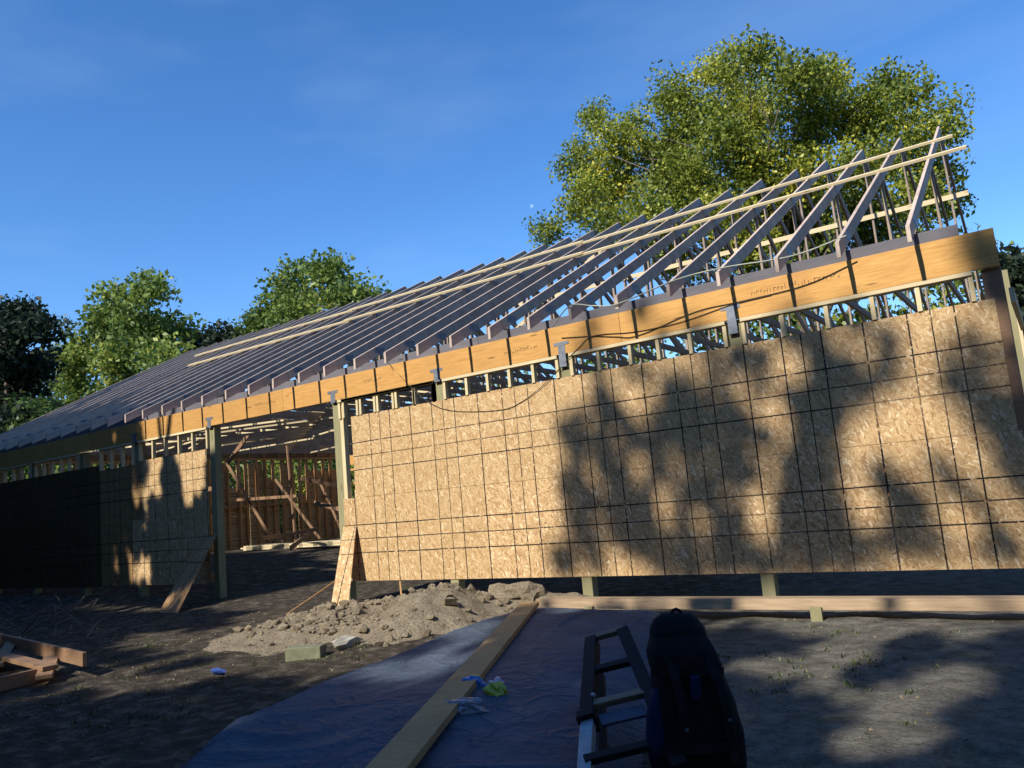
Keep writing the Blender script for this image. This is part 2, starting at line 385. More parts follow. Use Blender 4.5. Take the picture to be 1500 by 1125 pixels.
# post caps of galvanised steel
for px in (-1.70, -3.88, -5.93, -8.03, -11.2, -13.6):
    q = MB().box(px - .05, px + .05, -.0375, -.0345, ZP - .16 if px > -5 else ZP - .03, ZP + .115)
    q.box(px - .11, px + .11, -.0376, -.0344, ZP + .115, ZP + .155)
    q.box(px - .05, px + .05, -.0345, -.002, ZP - .16 if px > -5 else ZP - .03, ZP - .13 if px > -5 else ZP - .0)
    q.build('bracket', M['galv'], B)

# trusses
def slopez(Y): return 3.70 + .5 * Y
YR = 6.3
def yzprism(poly, x0, x1):
    n = len(poly); q = MB()
    q.add([(x0, y, z) for y, z in poly] + [(x1, y, z) for y, z in poly], [tuple(range(n))[::-1], tuple(range(n, 2*n))] + [(i, (i+1) % n, (i+1) % n + n, i + n) for i in range(n)])
    return q
T = .019; D = .155
near = [(-.42, slopez(-.42) - D), (YR - .002, slopez(YR) - D), (YR - .002, slopez(YR)), (-.42, slopez(-.42))]
far = [(2*YR - y, z) for y, z in near][::-1]
ROOT = None
def member(a, b_, d=.089, t=.019):
    q = MB(); a = Vector((0, a[0], a[1])); b_ = Vector((0, b_[0], b_[1])); dr = (b_ - a).normalized(); nrm = Vector((0, -dr.z, dr.y)) * d/2
    q.hexa([a - nrm + Vector((-t,0,0)), a - nrm + Vector((t,0,0)), a + nrm + Vector((t,0,0)), a + nrm + Vector((-t,0,0))],
           [b_ - nrm + Vector((-t,0,0)), b_ - nrm + Vector((t,0,0)), b_ + nrm + Vector((t,0,0)), b_ + nrm + Vector((-t,0,0))])
    return q
def mk_truss():
    r = yzprism(near, -T, T).build('truss', M['truss'], B, bevel=.002)
    fc = yzprism(far, -T, T).build('top_chord', M['webwood'], r)
    bc = member((0.30, ZH + .045 + .125), (2*YR - .05, ZH + .045 + .125), .089, T-.001).build('bottom_chord', M['webwood'], r)
    zc = ZH + .17
    ws = [((YR, zc + .05), (YR, slopez(YR) - D + .05)), ((3.3, zc + .05), (3.3, slopez(3.3) - D)), ((9.3, zc + .05), (9.3, slopez(3.3) - D)),
          ((YR - .06, zc + .05), (3.42, slopez(3.42) - D))]
    for k, (a, b_) in enumerate(ws): member(a, b_, .089 if k != 1 else .075, T - .003).build('web', M['webwood'], r)
    for y_, w_ in ((.10, .20), (3.3, .15), (YR - .08, .15)):
        zc_ = slopez(y_) - D*.55; dz_ = w_*.5*.5
        q = MB()
        for sx_ in (-1, 1): q.box(sx_*(T + .0015) - .001, sx_*(T + .0015) + .001, y_ - w_/2, y_ + w_/2, zc_ - .05, zc_ + .045)
        q.build('nail_plate', M['galv'], r)
    return r
ords = ['first', 'second', 'third', 'fourth', 'fifth', 'sixth', 'seventh', 'eighth', 'ninth', 'tenth', 'eleventh', 'twelfth']
t0 = mk_truss(); TR = [t0]
for k in range(1, 36):
    c = t0.copy(); COL.objects.link(c); c.parent = B; TR.append(c)
    for ch in list(t0.children):
        d = ch.copy(); COL.objects.link(d); d.parent = c
for k, c in enumerate(TR):
    c.location = (.185 - .6096 * k + RNG.uniform(-.014, .014), 0, RNG.uniform(-.008, .006))
    c.rotation_euler = (0, RNG.uniform(-.007, .007), RNG.uniform(-.0025, .0025))
# battens running along the roof
def batten(Y, xa, xb, w=.09, th=.022, name='batten', dz=.0, seg=3):
    L_ = (xb - xa) / seg
    for i in range(seg):
        a = Vector((xa + L_*i - (.15 if i else 0), Y + (i % 2)*.015, slopez(Y) + th/2 + .006 + dz + (i % 2)*.022)); b_ = Vector((xa + L_*(i+1), Y + .02*(-1)**i, slopez(Y) + th/2 + .006 + dz + (i % 2)*.022))
        MB().beam(a, b_, w, th, (0, -.447, .894)).build(name, M['pine_x'], B, bevel=.002)
batten(4.55, -18.4, .42, .10, .038); batten(3.15, -16.6, .62, .10, .038)
MB().beam((-9.5, YR - .06, 5.62), (.42, YR - .06, 5.58), .022, .085).build('batten', M['pine_x'], B)
# diagonal braces inside and long ties
for k, (a, b_) in enumerate([((-20.9, 2.0, 3.5), (-12.5, 6.0, 3.62)), ((-20.5, 9.5, 3.62), (-12, 3.5, 3.62)), ((-19.5, 5.9, 3.7), (-14.3, 6.1, 6.4)), ((-11.5, 6.5, 3.7), (-6, 6.35, 6.6)), ((-20.9, 4.0, 3.66), (-9, 4.0, 3.66)), ((-20.9, 8.6, 3.66), (-9, 8.6, 3.66))]):
    MB().beam(a, b_, .038, .089).build('brace', M['pine_x'], B)
# far wall: posts, header, girts, sheathing partly
for px in [-21.25, -18.6, -16.2, -13.8, -11.4, -9.0, -6.6, -4.2, -1.8, .7]:
    MB().box(px-.07, px+.07, YB-.15, YB-.01, -.3, ZH - .01).build('post', M['treated'], B)
MB().box(XL, XR, YB - .008, YB + .035, ZP, ZH).build('header_beam', M['lvl'], B)
for z in (.5, 1.1, 1.7, 2.3, 2.8): MB().box(-21.2, -1.9, YB - .008, YB + .03, z, z + .09).build('girt', M['stud_far'], B)
# left end wall: studs with light between, X = XL
for k in range(33):
    y = .5 + k * .37 + random.uniform(-.04, .04)
    MB().box(XL - .05, XL + .05 + (k % 3)*.02, y - .03, y + .03, .05, 3.3).build('stud', M['stud_far'], B)
for z in (.40, 1.75, 3.30): MB().box(XL - .05+.003*z, XL + .047, .2, YB - .1, z, z + .06).build('girt', M['stud_far'], B)
for (y0, y1, z0, z1) in ((10.9, 12.45, .35, 2.9), (.3, 5.0, .3, 2.6), (5.1, 6.3, .3, 3.2), (6.42, 7.5, .3, 3.2), (7.56, 8.2, .3, 2.4), (8.38, 8.95, .3, 3.2), (9.1, 9.6, .3, 2.7), (9.72, 10.3, .3, 3.2), (10.42, 10.8, .3, 2.0)):
    MB().box(XL - .065, XL - .053, y0, y1, z0, z1).build('sheathing_panel', M['osb'], B)
for (ya, yb) in ((.1, 6.2), (6.4, 12.5)):
    za, zb_ = (slopez(ya) - .2, slopez(yb) - .2) if yb < 6.3 else (slopez(2*YR - ya) - .2, slopez(2*YR - yb) - .2)
    yzprism([(ya, 3.37), (yb, 3.37), (yb, zb_), (ya, za)], XL - .065, XL - .053).build('gable_panel', M['osb_shaded'], B)
for k in range(20):
    y = .6 + k*.6; zt_ = slopez(min(y, 2*YR - y)) - .22
    MB().box(XL - .05, XL + .03, y - .02, y + .02, 3.365, zt_).build('gable_stud', M['stud_far'], B)
rs = random.Random(44)
for k in range(16):
    y = rs.uniform(1.5, 11); x = rs.uniform(-20, -9); an = rs.choice([rs.uniform(-.5, .5), rs.uniform(-.3, .3), rs.uniform(.8, 1.4)]); ln = rs.uniform(1.6, 4.0); z = rs.uniform(3.30, 3.42)
    MB().beam((x, y, z), (x + math.cos(an)*ln, y + math.sin(an)*ln, z + rs.uniform(-.05, .5)), .09, .038).build('brace', M['pine_x'], B)
# interior raking props near the end wall
for (a, b_) in [((-19.6, 8.0, .35), (-20.9, 7.2, 3.2)), ((-18.8, 9.2, .35), (-20.8, 9.0, 2.6)), ((-19.2, 10.5, .4), (-20.8, 10.9, 2.5)), ((-17.5, 7.2, 1.9), (-20.9, 7.5, 2.0)), ((-17.4, 6.9, .35), (-17.7, 7.0, 3.4))]:
    MB().beam(a, b_, .038, .09).build('brace', M['crate'], B)
rs = random.Random(31)
for k in range(12):
    a = (rs.uniform(-20.5, -12.5), rs.uniform(3.5, 10.5), rs.uniform(.4, 3.4)); an = rs.uniform(0, 6.3); ln = rs.uniform(1.0, 2.6)
    MB().beam(a, (a[0] + math.cos(an)*ln, a[1] + math.sin(an)*ln, min(3.6, a[2] + rs.uniform(-.3, 1.2))), .038, .12).build('brace', M['crate'], B)
for k in range(9):
    y = 6.8 + .02*k; MB().box(-19.8 + rs.uniform(-.2, .2), -14.9 + rs.uniform(-.4, .4), 6.9 + (k % 3)*.16, 7.04 + (k % 3)*.16, .42 + (k//3)*.045, .46 + (k//3)*.045).build('stacked_lumber', M['pine_x'], B)
# right end wall posts (corner return)
MB().box(.70, .84, 1.9, 2.04, -.3, 3.35).build('post', M['treated'], B)
MB().box(.70, .84, 4.2, 4.34, -.3, 3.35).build('post', M['pine_z'], B)
MB().box(.86, .90, .05, 2.2, ZP - .35, ZP - .21).build('girt', M['pine_x'], B)

# ------------------------------------------------------------------ rail plank on stubs in front of the wall
R_ = empty('timber_rail', (-1.0, -1.02, 0))
tag(R_, 'long horizontal board raised on short stubs in front of the big sheathed wall', 'board')
Yr = -1.0
a = onY(785, 893, Yr); zb = float(onY(1200, 894, Yr)[2]); zt = float(onY(1200, 876, Yr)[2])
xl = float(a[0])
o = MB().hexa([(xl, Yr, zb), (4.5, Yr, zb), (4.5, Yr + .045, zb), (xl, Yr + .045, zb)], [(xl, Yr + .03, zt - .01), (4.5, Yr + .03, zt - .01), (4.5, Yr + .075, zt - .01), (xl, Yr + .075, zt - .01)]).build('board', M['rail'], bevel=.004); sub(o, R_, '', 0)
o = MB().box(xl + .1, 4.3, Yr + .078, Yr + .20, zt - .052, zt - .012).build('board', M['rail'], bevel=.004); sub(o, R_, '', 0)
for xx in (float(onY(1198, 905, Yr)[0]), float(onY(866, 905, Yr)[0]), 1.6):
    o = MB().box(xx - .05, xx + .05, Yr - .045, Yr - .003, -.1, zb + .03).build('stub', M['treated'], bevel=.004); sub(o, R_, '', 0)

# ------------------------------------------------------------------ leaning sheathing offcuts
def leaning(bl, br, tr, tl, th, m, label):
    n = (Vector(br) - Vector(bl)).cross(Vector(tl) - Vector(bl)).normalized() * th
    o = MB().hexa([bl, br, tr, tl], [Vector(p) - n for p in (bl, br, tr, tl)]).build('sheathing_offcut', m)
    return tag(o, label, 'board', 'sheathing offcuts leaning on the posts')
leaning((-7.83, -.50, -.03), (-7.50, -.47, -.03), (-7.70, -.03, 1.10), (-7.965, -.03, 1.10), .012, M['osb'], 'narrow sunlit sheathing strip leaning against the post at the right side of the doorway')
leaning((-11.15, -1.10, 0), (-10.60, -1.12, 0), (-11.1, -.03, 1.15), (-11.62, -.03, 1.05), .012, M['osb_shaded'], 'shaded sheathing offcut leaning against the wall left of the doorway')

# ------------------------------------------------------------------ dirt piles
def pile_h(x, y):
    g_ = lambda cx, cy, sx, sy, h: h * math.exp(-((x-cx)/sx)**2 - ((y-cy)/sy)**2)
    h = g_(-5.35, -1.0, .7, .6, .24) + g_(-4.9, -1.6, .5, .75, .33) + g_(-6.4, -1.4, .8, .7, .17) + g_(-6.6, -2.3, .8, .8, .13) + g_(-4.3, -.35, .9, .35, .22) + g_(-5.0, -2.2, .7, .6, .10) + g_(-7.2, -1.0, .6, .5, .04)
    nn = noise.noise(Vector((x*3, y*3, 0)))*.06 + noise.noise(Vector((x*8, y*8, 2)))*.035 + noise.noise(Vector((x*20, y*20, 2)))*.018
    return h + nn * min(1, h / .12) - .045
P = empty('dirt_pile', (-5.6, -1.4, 0)); tag(P, 'heap of pale dug earth with loose clods between doorway post and blue tarp', 'dirt pile')
g = MB(); xs2 = np.arange(-8.6, -3.0, .04); ys2 = np.arange(-3.9, .6, .04); nx2 = len(xs2)
g.v = [(x, y, pile_h(x, y)) for y in ys2 for x in xs2]
g.f = [(j*nx2+i, j*nx2+i+1, (j+1)*nx2+i+1, (j+1)*nx2+i) for j in range(len(ys2)-1) for i in range(nx2-1)]
sub(g.build('heap', M['dirt'], smooth=True), P, '', 0)
q = MB(); rs = random.Random(5); cnt = 0
while cnt < 520:
    x = rs.gauss(-5.9, 1.0); y = rs.gauss(-1.7, .75)
    if pile_h(x, y) < .0: continue
    if rs.random() > .35 and not (-7.3 < x < -5.6 and -2.6 < y < -.9): continue
    r = min(.11, abs(rs.gauss(.022, .02)) + .012)
    q.blob((x, y, pile_h(x, y) + r*.35), r, cnt, .5, 1, (1, rs.uniform(.6, 1), rs.uniform(.5, .9))); cnt += 1
o = q.build('clods', M['dirt']); sub(o, P, '', 0); o['kind'] = 'stuff'
# pale rock by the plank, chunk of broken stone, block
p = onZ(725, 893, .12); o = MB().blob((-4.55, -.55, .16), .2, 3, .45, 3, (1.6, .9, .75)).build('boulder', M['dirt']); tag(o, 'pale flat-topped lump of earth and stone beside the top end of the diagonal plank', 'rock')
p = onZ(505, 940, .08)
o = MB().blob((p[0], p[1], .07), .085, 5, .4, 2, (.9, 1.9, .75)).build('rock', M['rock']); tag(o, 'oblong pale stone beside the mossy block at foot of the dirt heap', 'rock')
a = onZ(417, 966, 0); b_ = onZ(474, 966, 0)
cx, cy = (a[0] + b_[0]) / 2, (a[1] + b_[1]) / 2
bb = empty('masonry_block', (cx, cy, 0)); tag(bb, 'squared greenish gray block standing at the foot of the dirt heap', 'block')
o = MB().box(-.25, .22, 0, .2, -.05, .13).build('block_body', M['block'], bb, bevel=.012); bb.rotation_euler = (0, 0, .45); bb.scale = (.75, .75, .85)

# ------------------------------------------------------------------ tarp with plank and packets
pts = [(-4.30, -.72), (-3.3, -.80), (-2.45, -.74), (-2.05, -1.5), (-1.7, -2.6), (-1.2, -3.9), (-.75, -5.0), (-.3, -6.8), (-2.6, -7.0), (-2.95, -6.1), (-3.45, -5.45), (-3.75, -4.9), (-4.02, -4.0), (-4.15, -2.7), (-4.22, -1.6)]
def inside(x, y):
    c = False; n = len(pts)
    for i in range(n):
        x1, y1 = pts[i]; x2, y2 = pts[(i+1) % n]
        if (y1 > y) != (y2 > y) and x < (x2-x1)*(y-y1)/(y2-y1)+x1: c = not c
    return c
def edged(x, y):
    d = 9
    for i in range(len(pts)):
        a = Vector(pts[i]); b_ = Vector(pts[(i+1) % len(pts)]); p = Vector((x, y)); ab = b_ - a
        tt = max(0, min(1, (p-a).dot(ab)/ab.length_squared)); d = min(d, (p - a - ab*tt).length)
    return d
def tarp_h(x, y):
    d = edged(x, y); 
    f = min(1, d/.30); f = f*f*(3-2*f)
    h = .025 + .10*f
    w = noise.noise(Vector((x*.7, y*.5, 9)))*.06
    cr = 0
    for (ax, ay, ph, fr, am) in ((1, .35, .3, 1.1, .016), (.5, -1, 1.7, .8, .014), (.95, -.5, .9, 2.3, .007), (.1, 1, .2, 1.9, .006)):
        u = (ax*x + ay*y)*fr + ph + noise.noise(Vector((x*.5, y*.5, ph)))*.9
        d0 = abs((u % 1) - .5); cr += am * math.exp(-(d0/.035)**1.2) * max(0, .35 + noise.noise(Vector((x*.8, y*.8, ph*7)))*1.6)
    q_ = math.exp(-((x+3.0)/.7)**2 - ((y+5.7)/.75)**2)
    u = x*.9 - y*.35 + noise.noise(Vector((x*1.2, y*1.2, 1)))*.35
    rad_ = abs(math.sin(u*11))**.7
    return h + (w + cr)*min(1, d/.15) + q_*(.09 - .035*rad_)*min(1, d/.25)
g = MB(); st = .025; idx = {}
X_ = np.arange(-4.5, -.2, st); Y_ = np.arange(-7.1, -.6, st)
ok = {}
for i, x in enumerate(X_):
    for j, y in enumerate(Y_): ok[(i, j)] = inside(x, y)
def vid(i, j):
    if (i, j) not in idx:
        idx[(i, j)] = len(g.v); x, y = X_[i], Y_[j]; g.v.append((x, y, tarp_h(x, y)))
    return idx[(i, j)]
for i in range(len(X_)-1):
    for j in range(len(Y_)-1):
        if ok[(i, j)] and ok[(i+1, j)] and ok[(i, j+1)] and ok[(i+1, j+1)]: g.f.append((vid(i, j), vid(i+1, j), vid(i+1, j+1), vid(i, j+1)))
o = g.build('tarpaulin', M['tarp'], smooth=True); sm = o.modifiers.new('solid', 'SOLIDIFY'); sm.thickness = .004
tag(o, 'wrinkled dark blue plastic tarpaulin spread over the ground below the raised board', 'tarp')
# the plank
zpl = .20
A1, A2, B1, B2 = onZ(764, 881, zpl), onZ(788, 883, zpl), onZ(538, 1125, zpl), onZ(592, 1125, zpl)
A1[2] = A2[2] = zpl; ctrA = Vector((A1 + A2)/2); ctrB = Vector((B1 + B2)/2); dr = (ctrB - ctrA).normalized()
o = MB().beam(ctrA + Vector((0, 0, -.02)), ctrB + dr*1.0 + Vector((0, 0, -.02)), .20, .045).build('plank', M['oldplank'], bevel=.004)
tag(o, 'long thick plank lying diagonally across the blue tarp', 'plank')
# packets
def packet(name, px, py, L_, W_, H_, mats, lab, rot, lift=.13):
    p = onZ(px, py, lift); r = empty(name, (p[0], p[1], lift)); r.rotation_euler = (0, 0, rot)
    tag(r, lab, 'packet')
    for k, (m_, dx, dy, dz, s) in enumerate(mats):
        MB().blob((dx, dy, dz), 1, k + px, .35, 3, (L_*s, W_*s*.9, H_*s)).build(['wrapper', 'wrapper_end', 'wrapper_flap'][k % 3], m_, r, smooth=False)
    return r
packet('food_packet', 692, 1012, .085, .06, .06, [(M['pk_blue'], 0, 0, .03, 1), (M['pk_yel'], .0, .05, .05, .6)], 'shiny blue and yellow food wrapper lying against the plank on the tarp', .4)
packet('food_packet', 728, 1022, .075, .055, .055, [(M['pk_yel'], 0, 0, .03, 1), (M['pk_white'], -.06, .04, .05, .8)], 'crumpled yellow and white wrapper to the right of the blue one on the tarp', -.3)
packet('plastic_bag', 676, 1046, .13, .07, .055, [(M['pk_clear'], 0, 0, .03, 1)], 'crumpled clear gray plastic bag on the tarp next to the plank', .5)
p = onZ(320, 984, .05); o = MB().blob((p[0], p[1], .05), .08, 2, .3, 2, (1.2, .6, .35)).build('litter', M['litter']); tag(o, 'small scrap of pale blue litter on the shaded earth left of the tarp', 'litter')

# ------------------------------------------------------------------ stepladder lying propped, near the camera
def P3(px, py, d):  # point on view ray at forward depth d
    return Vector(CAM + ray(px, py)*d)
Ld = empty('stepladder', tuple(P3(890, 1000, 4.3)))
tag(Ld, 'black stepladder with pale aluminium lower rail lying propped on the tarp beside the black backpack', 'ladder')
tL, tR = P3(868, 940, 4.6), P3(914, 927, 4.55); bL, bR = P3(856, 1165, 3.25), P3(1000, 1130, 3.3)
def lerp(a, b_, s): return a + (b_ - a)*s
nrm = (tR - tL).cross(bL - tL).normalized()
if nrm.z < 0: nrm = -nrm
def lad(mb, name, m, bevel=.004): return sub(mb.build(name, m, bevel=bevel), Ld, '', 0)
sL = lambda s: lerp(tL, bL, s); sR = lambda s: lerp(tR, bR, s)
lad(MB().beam(sL(0), sL(.60), .07, .08, nrm), 'rail', M['ladder_black']); lad(MB().beam(sR(0), sR(1), .07, .08, nrm), 'rail', M['ladder_black'])
lad(MB().beam(sL(.60), sL(1.05), .065, .05, nrm), 'lower_rail', M['alu'])
lad(MB().beam(sL(.58), sL(.625), .09, .1, nrm), 'collar', M['ladder_black'])
for s in (.0, .28, .53, .85): lad(MB().beam(sL(s) + nrm*.02, sR(s) + nrm*.02, .055 if s else .05, .03, nrm), 'rung', M['rung'] if s in (0, .53) else M['ladder_black'])
q = MB().beam(lerp(sL(.62), sR(.62), .18) + nrm*.0, lerp(sL(.62), sR(.62), .85), .10, .012, nrm)
lad(q, 'warning_label', M['label'], 0)
o = lad(MB().beam(sL(.10) - nrm*.15, sL(.95) - nrm*.22, .035, .04, nrm), 'rear_rail', M['ladder_black']); lad(MB().beam(sR(.10) - nrm*.15, sR(.95) - nrm*.22, .035, .04, nrm), 'rear_rail', M['ladder_black'])
lad(MB().blob(sL(.50) + nrm*.045 + (sR(.5)-sL(.5))*.12, .014, 1, .05, 2), 'rivet', M['alu'], 0)

# ------------------------------------------------------------------ backpack
K = empty('backpack', (0, 0, 0)); tag(K, 'big black rounded backpack standing upright at the right edge of the tarp', 'backpack')
foot = P3(1027, 1210, 3.45); foot = Vector((foot.x, foot.y, .0)); K.location = foot; K.scale = (.86, .9, .97)
hd = math.atan2(FW[1], FW[0]) - math.pi/2
K.rotation_euler = (0, .05, hd + .1)
def body(levels, n=28, seed=1, amp=.02, yo=0):
    q = MB(); 
    for (z, w, d, cx_, cy_) in levels:
        for k in range(n):
            a_ = 2*math.pi*k/n; e = 2.6; c_, s_ = math.cos(a_), math.sin(a_)
            rx = math.copysign(abs(c_)**(2/e), c_)*w/2; ry = math.copysign(abs(s_)**(2/e), s_)*d/2
            nn = noise.noise(Vector((c_*2, s_*2 + seed, z*7)))*amp + noise.noise(Vector((c_*6, s_*6 + seed, z*22)))*amp*.5
            q.v.append((cx_ + rx*(1+nn*4), cy_ + ry*(1+nn*4), z))
    for i in range(len(levels)-1):
        for k in range(n): q.f.append((i*n+k, i*n+(k+1) % n, (i+1)*n+(k+1) % n, (i+1)*n+k))
    q.f.append(tuple(range(n))[::-1]); q.f.append(tuple((len(levels)-1)*n+k for k in range(n))); return q
lv = [(0.0, .36, .22, .03, 0), (.06, .42, .27, .03, 0), (.18, .43, .29, .03, 0), (.32, .41, .28, .02, 0), (.44, .39, .27, .0, 0), (.54, .345, .25, -.02, 0), (.63, .30, .22, -.035, 0), (.70, .28, .2, -.045, 0), (.745, .225, .15, -.05, 0), (.77, .15, .09, -.05, 0)]
import itertools
lv2 = []
for a, b_ in zip(lv[:-1], lv[1:]):
    for s in (0, .5): lv2.append(tuple(p_*(1-s)+q_*s for p_, q_ in zip(a, b_)))
lv2.append(lv[-1])
body(lv2).build('bag_body', M['black'], K, smooth=True)
body([(z_*.42 + .04, w_*.82, d_*.5, cx_*.5, .16) for z_, w_, d_, cx_, cy_ in lv2], seed=4).build('front_pocket', M['black'], K, smooth=True)
def strap(pts_, w=.045, th=.012, m='strap', name='shoulder_strap'):
    q = MB()
    for a, b_ in zip(pts_[:-1], pts_[1:]): q.beam(a, b_, w, th, (0, -1, .05))
    return q.build(name, M[m], K)
strap([(-.13, -.13, .58), (-.12, -.17, .50), (-.10, -.185, .38), (-.09, -.175, .26), (-.13, -.15, .15)])
strap([(.06, -.13, .58), (.09, -.17, .50), (.12, -.185, .38), (.13, -.175, .26), (.16, -.15, .14)])
strap([(-.19, -.10, .52), (-.08, -.152, .53), (.04, -.152, .53), (.15, -.10, .52)], .03, .010, 'strap', 'lid_strap')
strap([(-.20, -.11, .20), (-.08, -.168, .21), (.08, -.168, .21), (.21, -.11, .20)], .035, .010, 'strap', 'compression_strap')
body([(.50, .34, .26, -.02, -.01), (.54, .37, .29, -.02, -.01), (.60, .34, .27, -.03, -.01), (.66, .29, .23, -.04, -.01), (.70, .2, .16, -.045, 0)], seed=11, amp=.03).build('lid', M['black'], K, smooth=True)
MB().box(-.05, .0, -.19, -.155, .42, .52).build('blue_patch', M['navyfab'], K, bevel=.01)
for c_ in ((-.09, -.195, .30), (.13, -.195, .33), (.10, -.19, .12)): MB().box(c_[0]-.009, c_[0]+.009, c_[1]-.006, c_[1]+.004, c_[2]-.007, c_[2]+.007).build('buckle', M['buckle'], K, bevel=.003)
MB().tube([(-.08, -.02, .76), (-.07, -.02, .785), (-.05, -.02, .79), (-.03, -.02, .78), (-.02, -.02, .755)], .008, 8).build('haul_loop', M['strap'], K, smooth=True)
body([(.10, .08, .12, -.19, 0), (.2, .11, .15, -.19, 0), (.32, .12, .15, -.175, 0), (.42, .09, .13, -.16, 0), (.48, .05, .08, -.14, 0)], seed=7).build('side_pocket', M['navyfab'], K, smooth=True)
body([(.03, .12, .16, .19, 0), (.12, .14, .2, .19, 0), (.25, .14, .2, .185, 0), (.36, .11, .14, .17, 0), (.42, .05, .07, .15, 0)], seed=9).build('side_pocket', M['black'], K, smooth=True)

# ------------------------------------------------------------------ pallet-like frame of boards, left
F_ = empty('form_frame', tuple(onZ(60, 965, .1))); tag(F_, 'reddish brown frame of nailed boards lying on the ground at the left edge', 'board frame')
def GG(px, py, z): return Vector(onZ(px, py, z))
def fb(a, b_, w, h, nm='board'): return sub(MB().beam(a, b_, w, h).build(nm, M['crate'], bevel=.004), F_, '', 0)
fb(GG(-60, 922, .26), GG(124, 966, .16), .04, .13)
fb(GG(-40, 1012, .05), GG(78, 984, .05), .04, .13)
fb(GG(-20, 955, .16), GG(74, 978, .12), .14, .04)
fb(GG(76, 962, .14), GG(64, 992, .06), .14, .04, 'cross_board')
fb(GG(22, 935, .22), GG(-5, 975, .10), .12, .04, 'cross_board')
# thin branches and sticks nearby
rs = random.Random(9); q = MB()
for k in range(46):
    p = GG(rs.uniform(-10, 135), rs.uniform(893, 936), .05); an = rs.uniform(0, 6.28); ln = rs.uniform(.3, 1.1)
    e_ = p + Vector((math.cos(an)*ln, math.sin(an)*ln, rs.uniform(0, .35))); md = (p + e_)/2 + Vector((rs.uniform(-.06, .06), rs.uniform(-.06, .06), rs.uniform(0, .1)))
    q.tube([p, md, e_], [.010, .007, .003], 5)
tag(q.build('brushwood', M['bark']), 'tangle of cut twigs and dry stalks behind the brown board frame', 'brush', kind='stuff')
# a few scrap sticks
def stick(a, b_, r, lab, m='oldplank', w=None):
    o = (MB().beam(a, b_, w, .02) if w else MB().tube([a, b_], r, 6)).build('stick', M[m]); tag(o, lab, 'stick')
stick(onZ(420, 900, .03), onY(490, 852, -.2), .010, 'thin pale stick leaning toward the sunlit offcut at the doorway')
stick(onZ(588, 872, .2), onY(586, 852, -.3), .012, 'thin upright peg standing in the dirt under the sheathing')

# ------------------------------------------------------------------ cables
def sag(pxs, Y, r, name, m, lab, cat):
    pp = [Vector(onY(x_, y_, Yk)) for (x_, y_, Yk) in pxs]
    # smooth catmull
    out_ = []
    for i in range(len(pp)-1):
        p0, p1, p2, p3 = pp[max(i-1, 0)], pp[i], pp[i+1], pp[min(i+2, len(pp)-1)]
        for s in np.linspace(0, 1, 8, endpoint=False):
            out_.append(.5*((2*p1) + (p2-p0)*s + (2*p0-5*p1+4*p2-p3)*s*s + (3*p1-p0-3*p2+p3)*s**3))
    out_.append(pp[-1]); o = MB().tube(out_, r, 6).build(name, M[m], smooth=True); return tag(o, lab, cat)
sag([(1130, 432, -.042), (1067, 448, -.042), (997, 472, -.042), (930, 486, -.042), (870, 492, -.042), (845, 512, -.042), (800, 560, -.02), (762, 590, -.008), (730, 601, -.008), (665, 602, -.008), (630, 590, -.02), (600, 565, -.045), (572, 535, -.045), (555, 520, -.3)], 0, .0042, 'cable', 'cable', 'thin dark cable drooping across the header beam and the sunlit sheathing', 'cable')
sag([(1240, 345, -.3), (1160, 375, -.35), (1060, 392, -.42), (990, 410, -.42), (905, 445, -.44), (870, 448, -.44), (835, 448, -.44), (810, 478, -.2)], 0, .008, 'rope', 'rope', 'pale greenish rope strung over the truss tails above the header beam', 'rope')

# ------------------------------------------------------------------ vegetation
def leaf_mesh(name, pos, size, tint, m, parent=None, flat=.0, elong=1.7):
    n = len(pos); nv = RNG.normal(size=(n, 3)); nv[:, 2] = nv[:, 2]*(1-flat) + flat*1.5*np.sign(nv[:, 2] + 1e-9)
    nv /= np.linalg.norm(nv, axis=1)[:, None]
    t1 = np.cross(nv, RNG.normal(size=(n, 3))); t1 /= np.linalg.norm(t1, axis=1)[:, None]; t2 = np.cross(nv, t1)
    s = (size * RNG.uniform(.6, 1.35, n))[:, None]
    P_ = np.stack([pos - t1*s*elong*.5, pos + t2*s*.5 + nv*s*.12, pos + t1*s*elong*.5, pos - t2*s*.5 + nv*s*.12], 1).reshape(-1, 3)
    me = bpy.data.meshes.new(name); me.vertices.add(4*n); me.vertices.foreach_set('co', P_.astype(np.float32).ravel())
    me.loops.add(4*n); me.loops.foreach_set('vertex_index', np.arange(4*n, dtype=np.int32))
    me.polygons.add(n); me.polygons.foreach_set('loop_start', np.arange(0, 4*n, 4, dtype=np.int32))
    me.update(calc_edges=True); me.validate()
    at_ = me.attributes.new('tint', 'FLOAT', 'FACE'); at_.data.foreach_set('value', np.clip(tint, 0, 1).astype(np.float32))
    me.materials.append(m); o = bpy.data.objects.new(name, me); COL.objects.link(o)
    if parent is not None: o.parent = parent; o.matrix_parent_inverse = Matrix.Translation(-Vector(parent.location))
    return o
def in_ball(n, c, r):
    p = RNG.normal(size=(n, 3)); p /= np.linalg.norm(p, axis=1)[:, None]; rr = RNG.uniform(0, 1, n)**.45
    return np.asarray(c) + p * rr[:, None] * np.asarray(r)
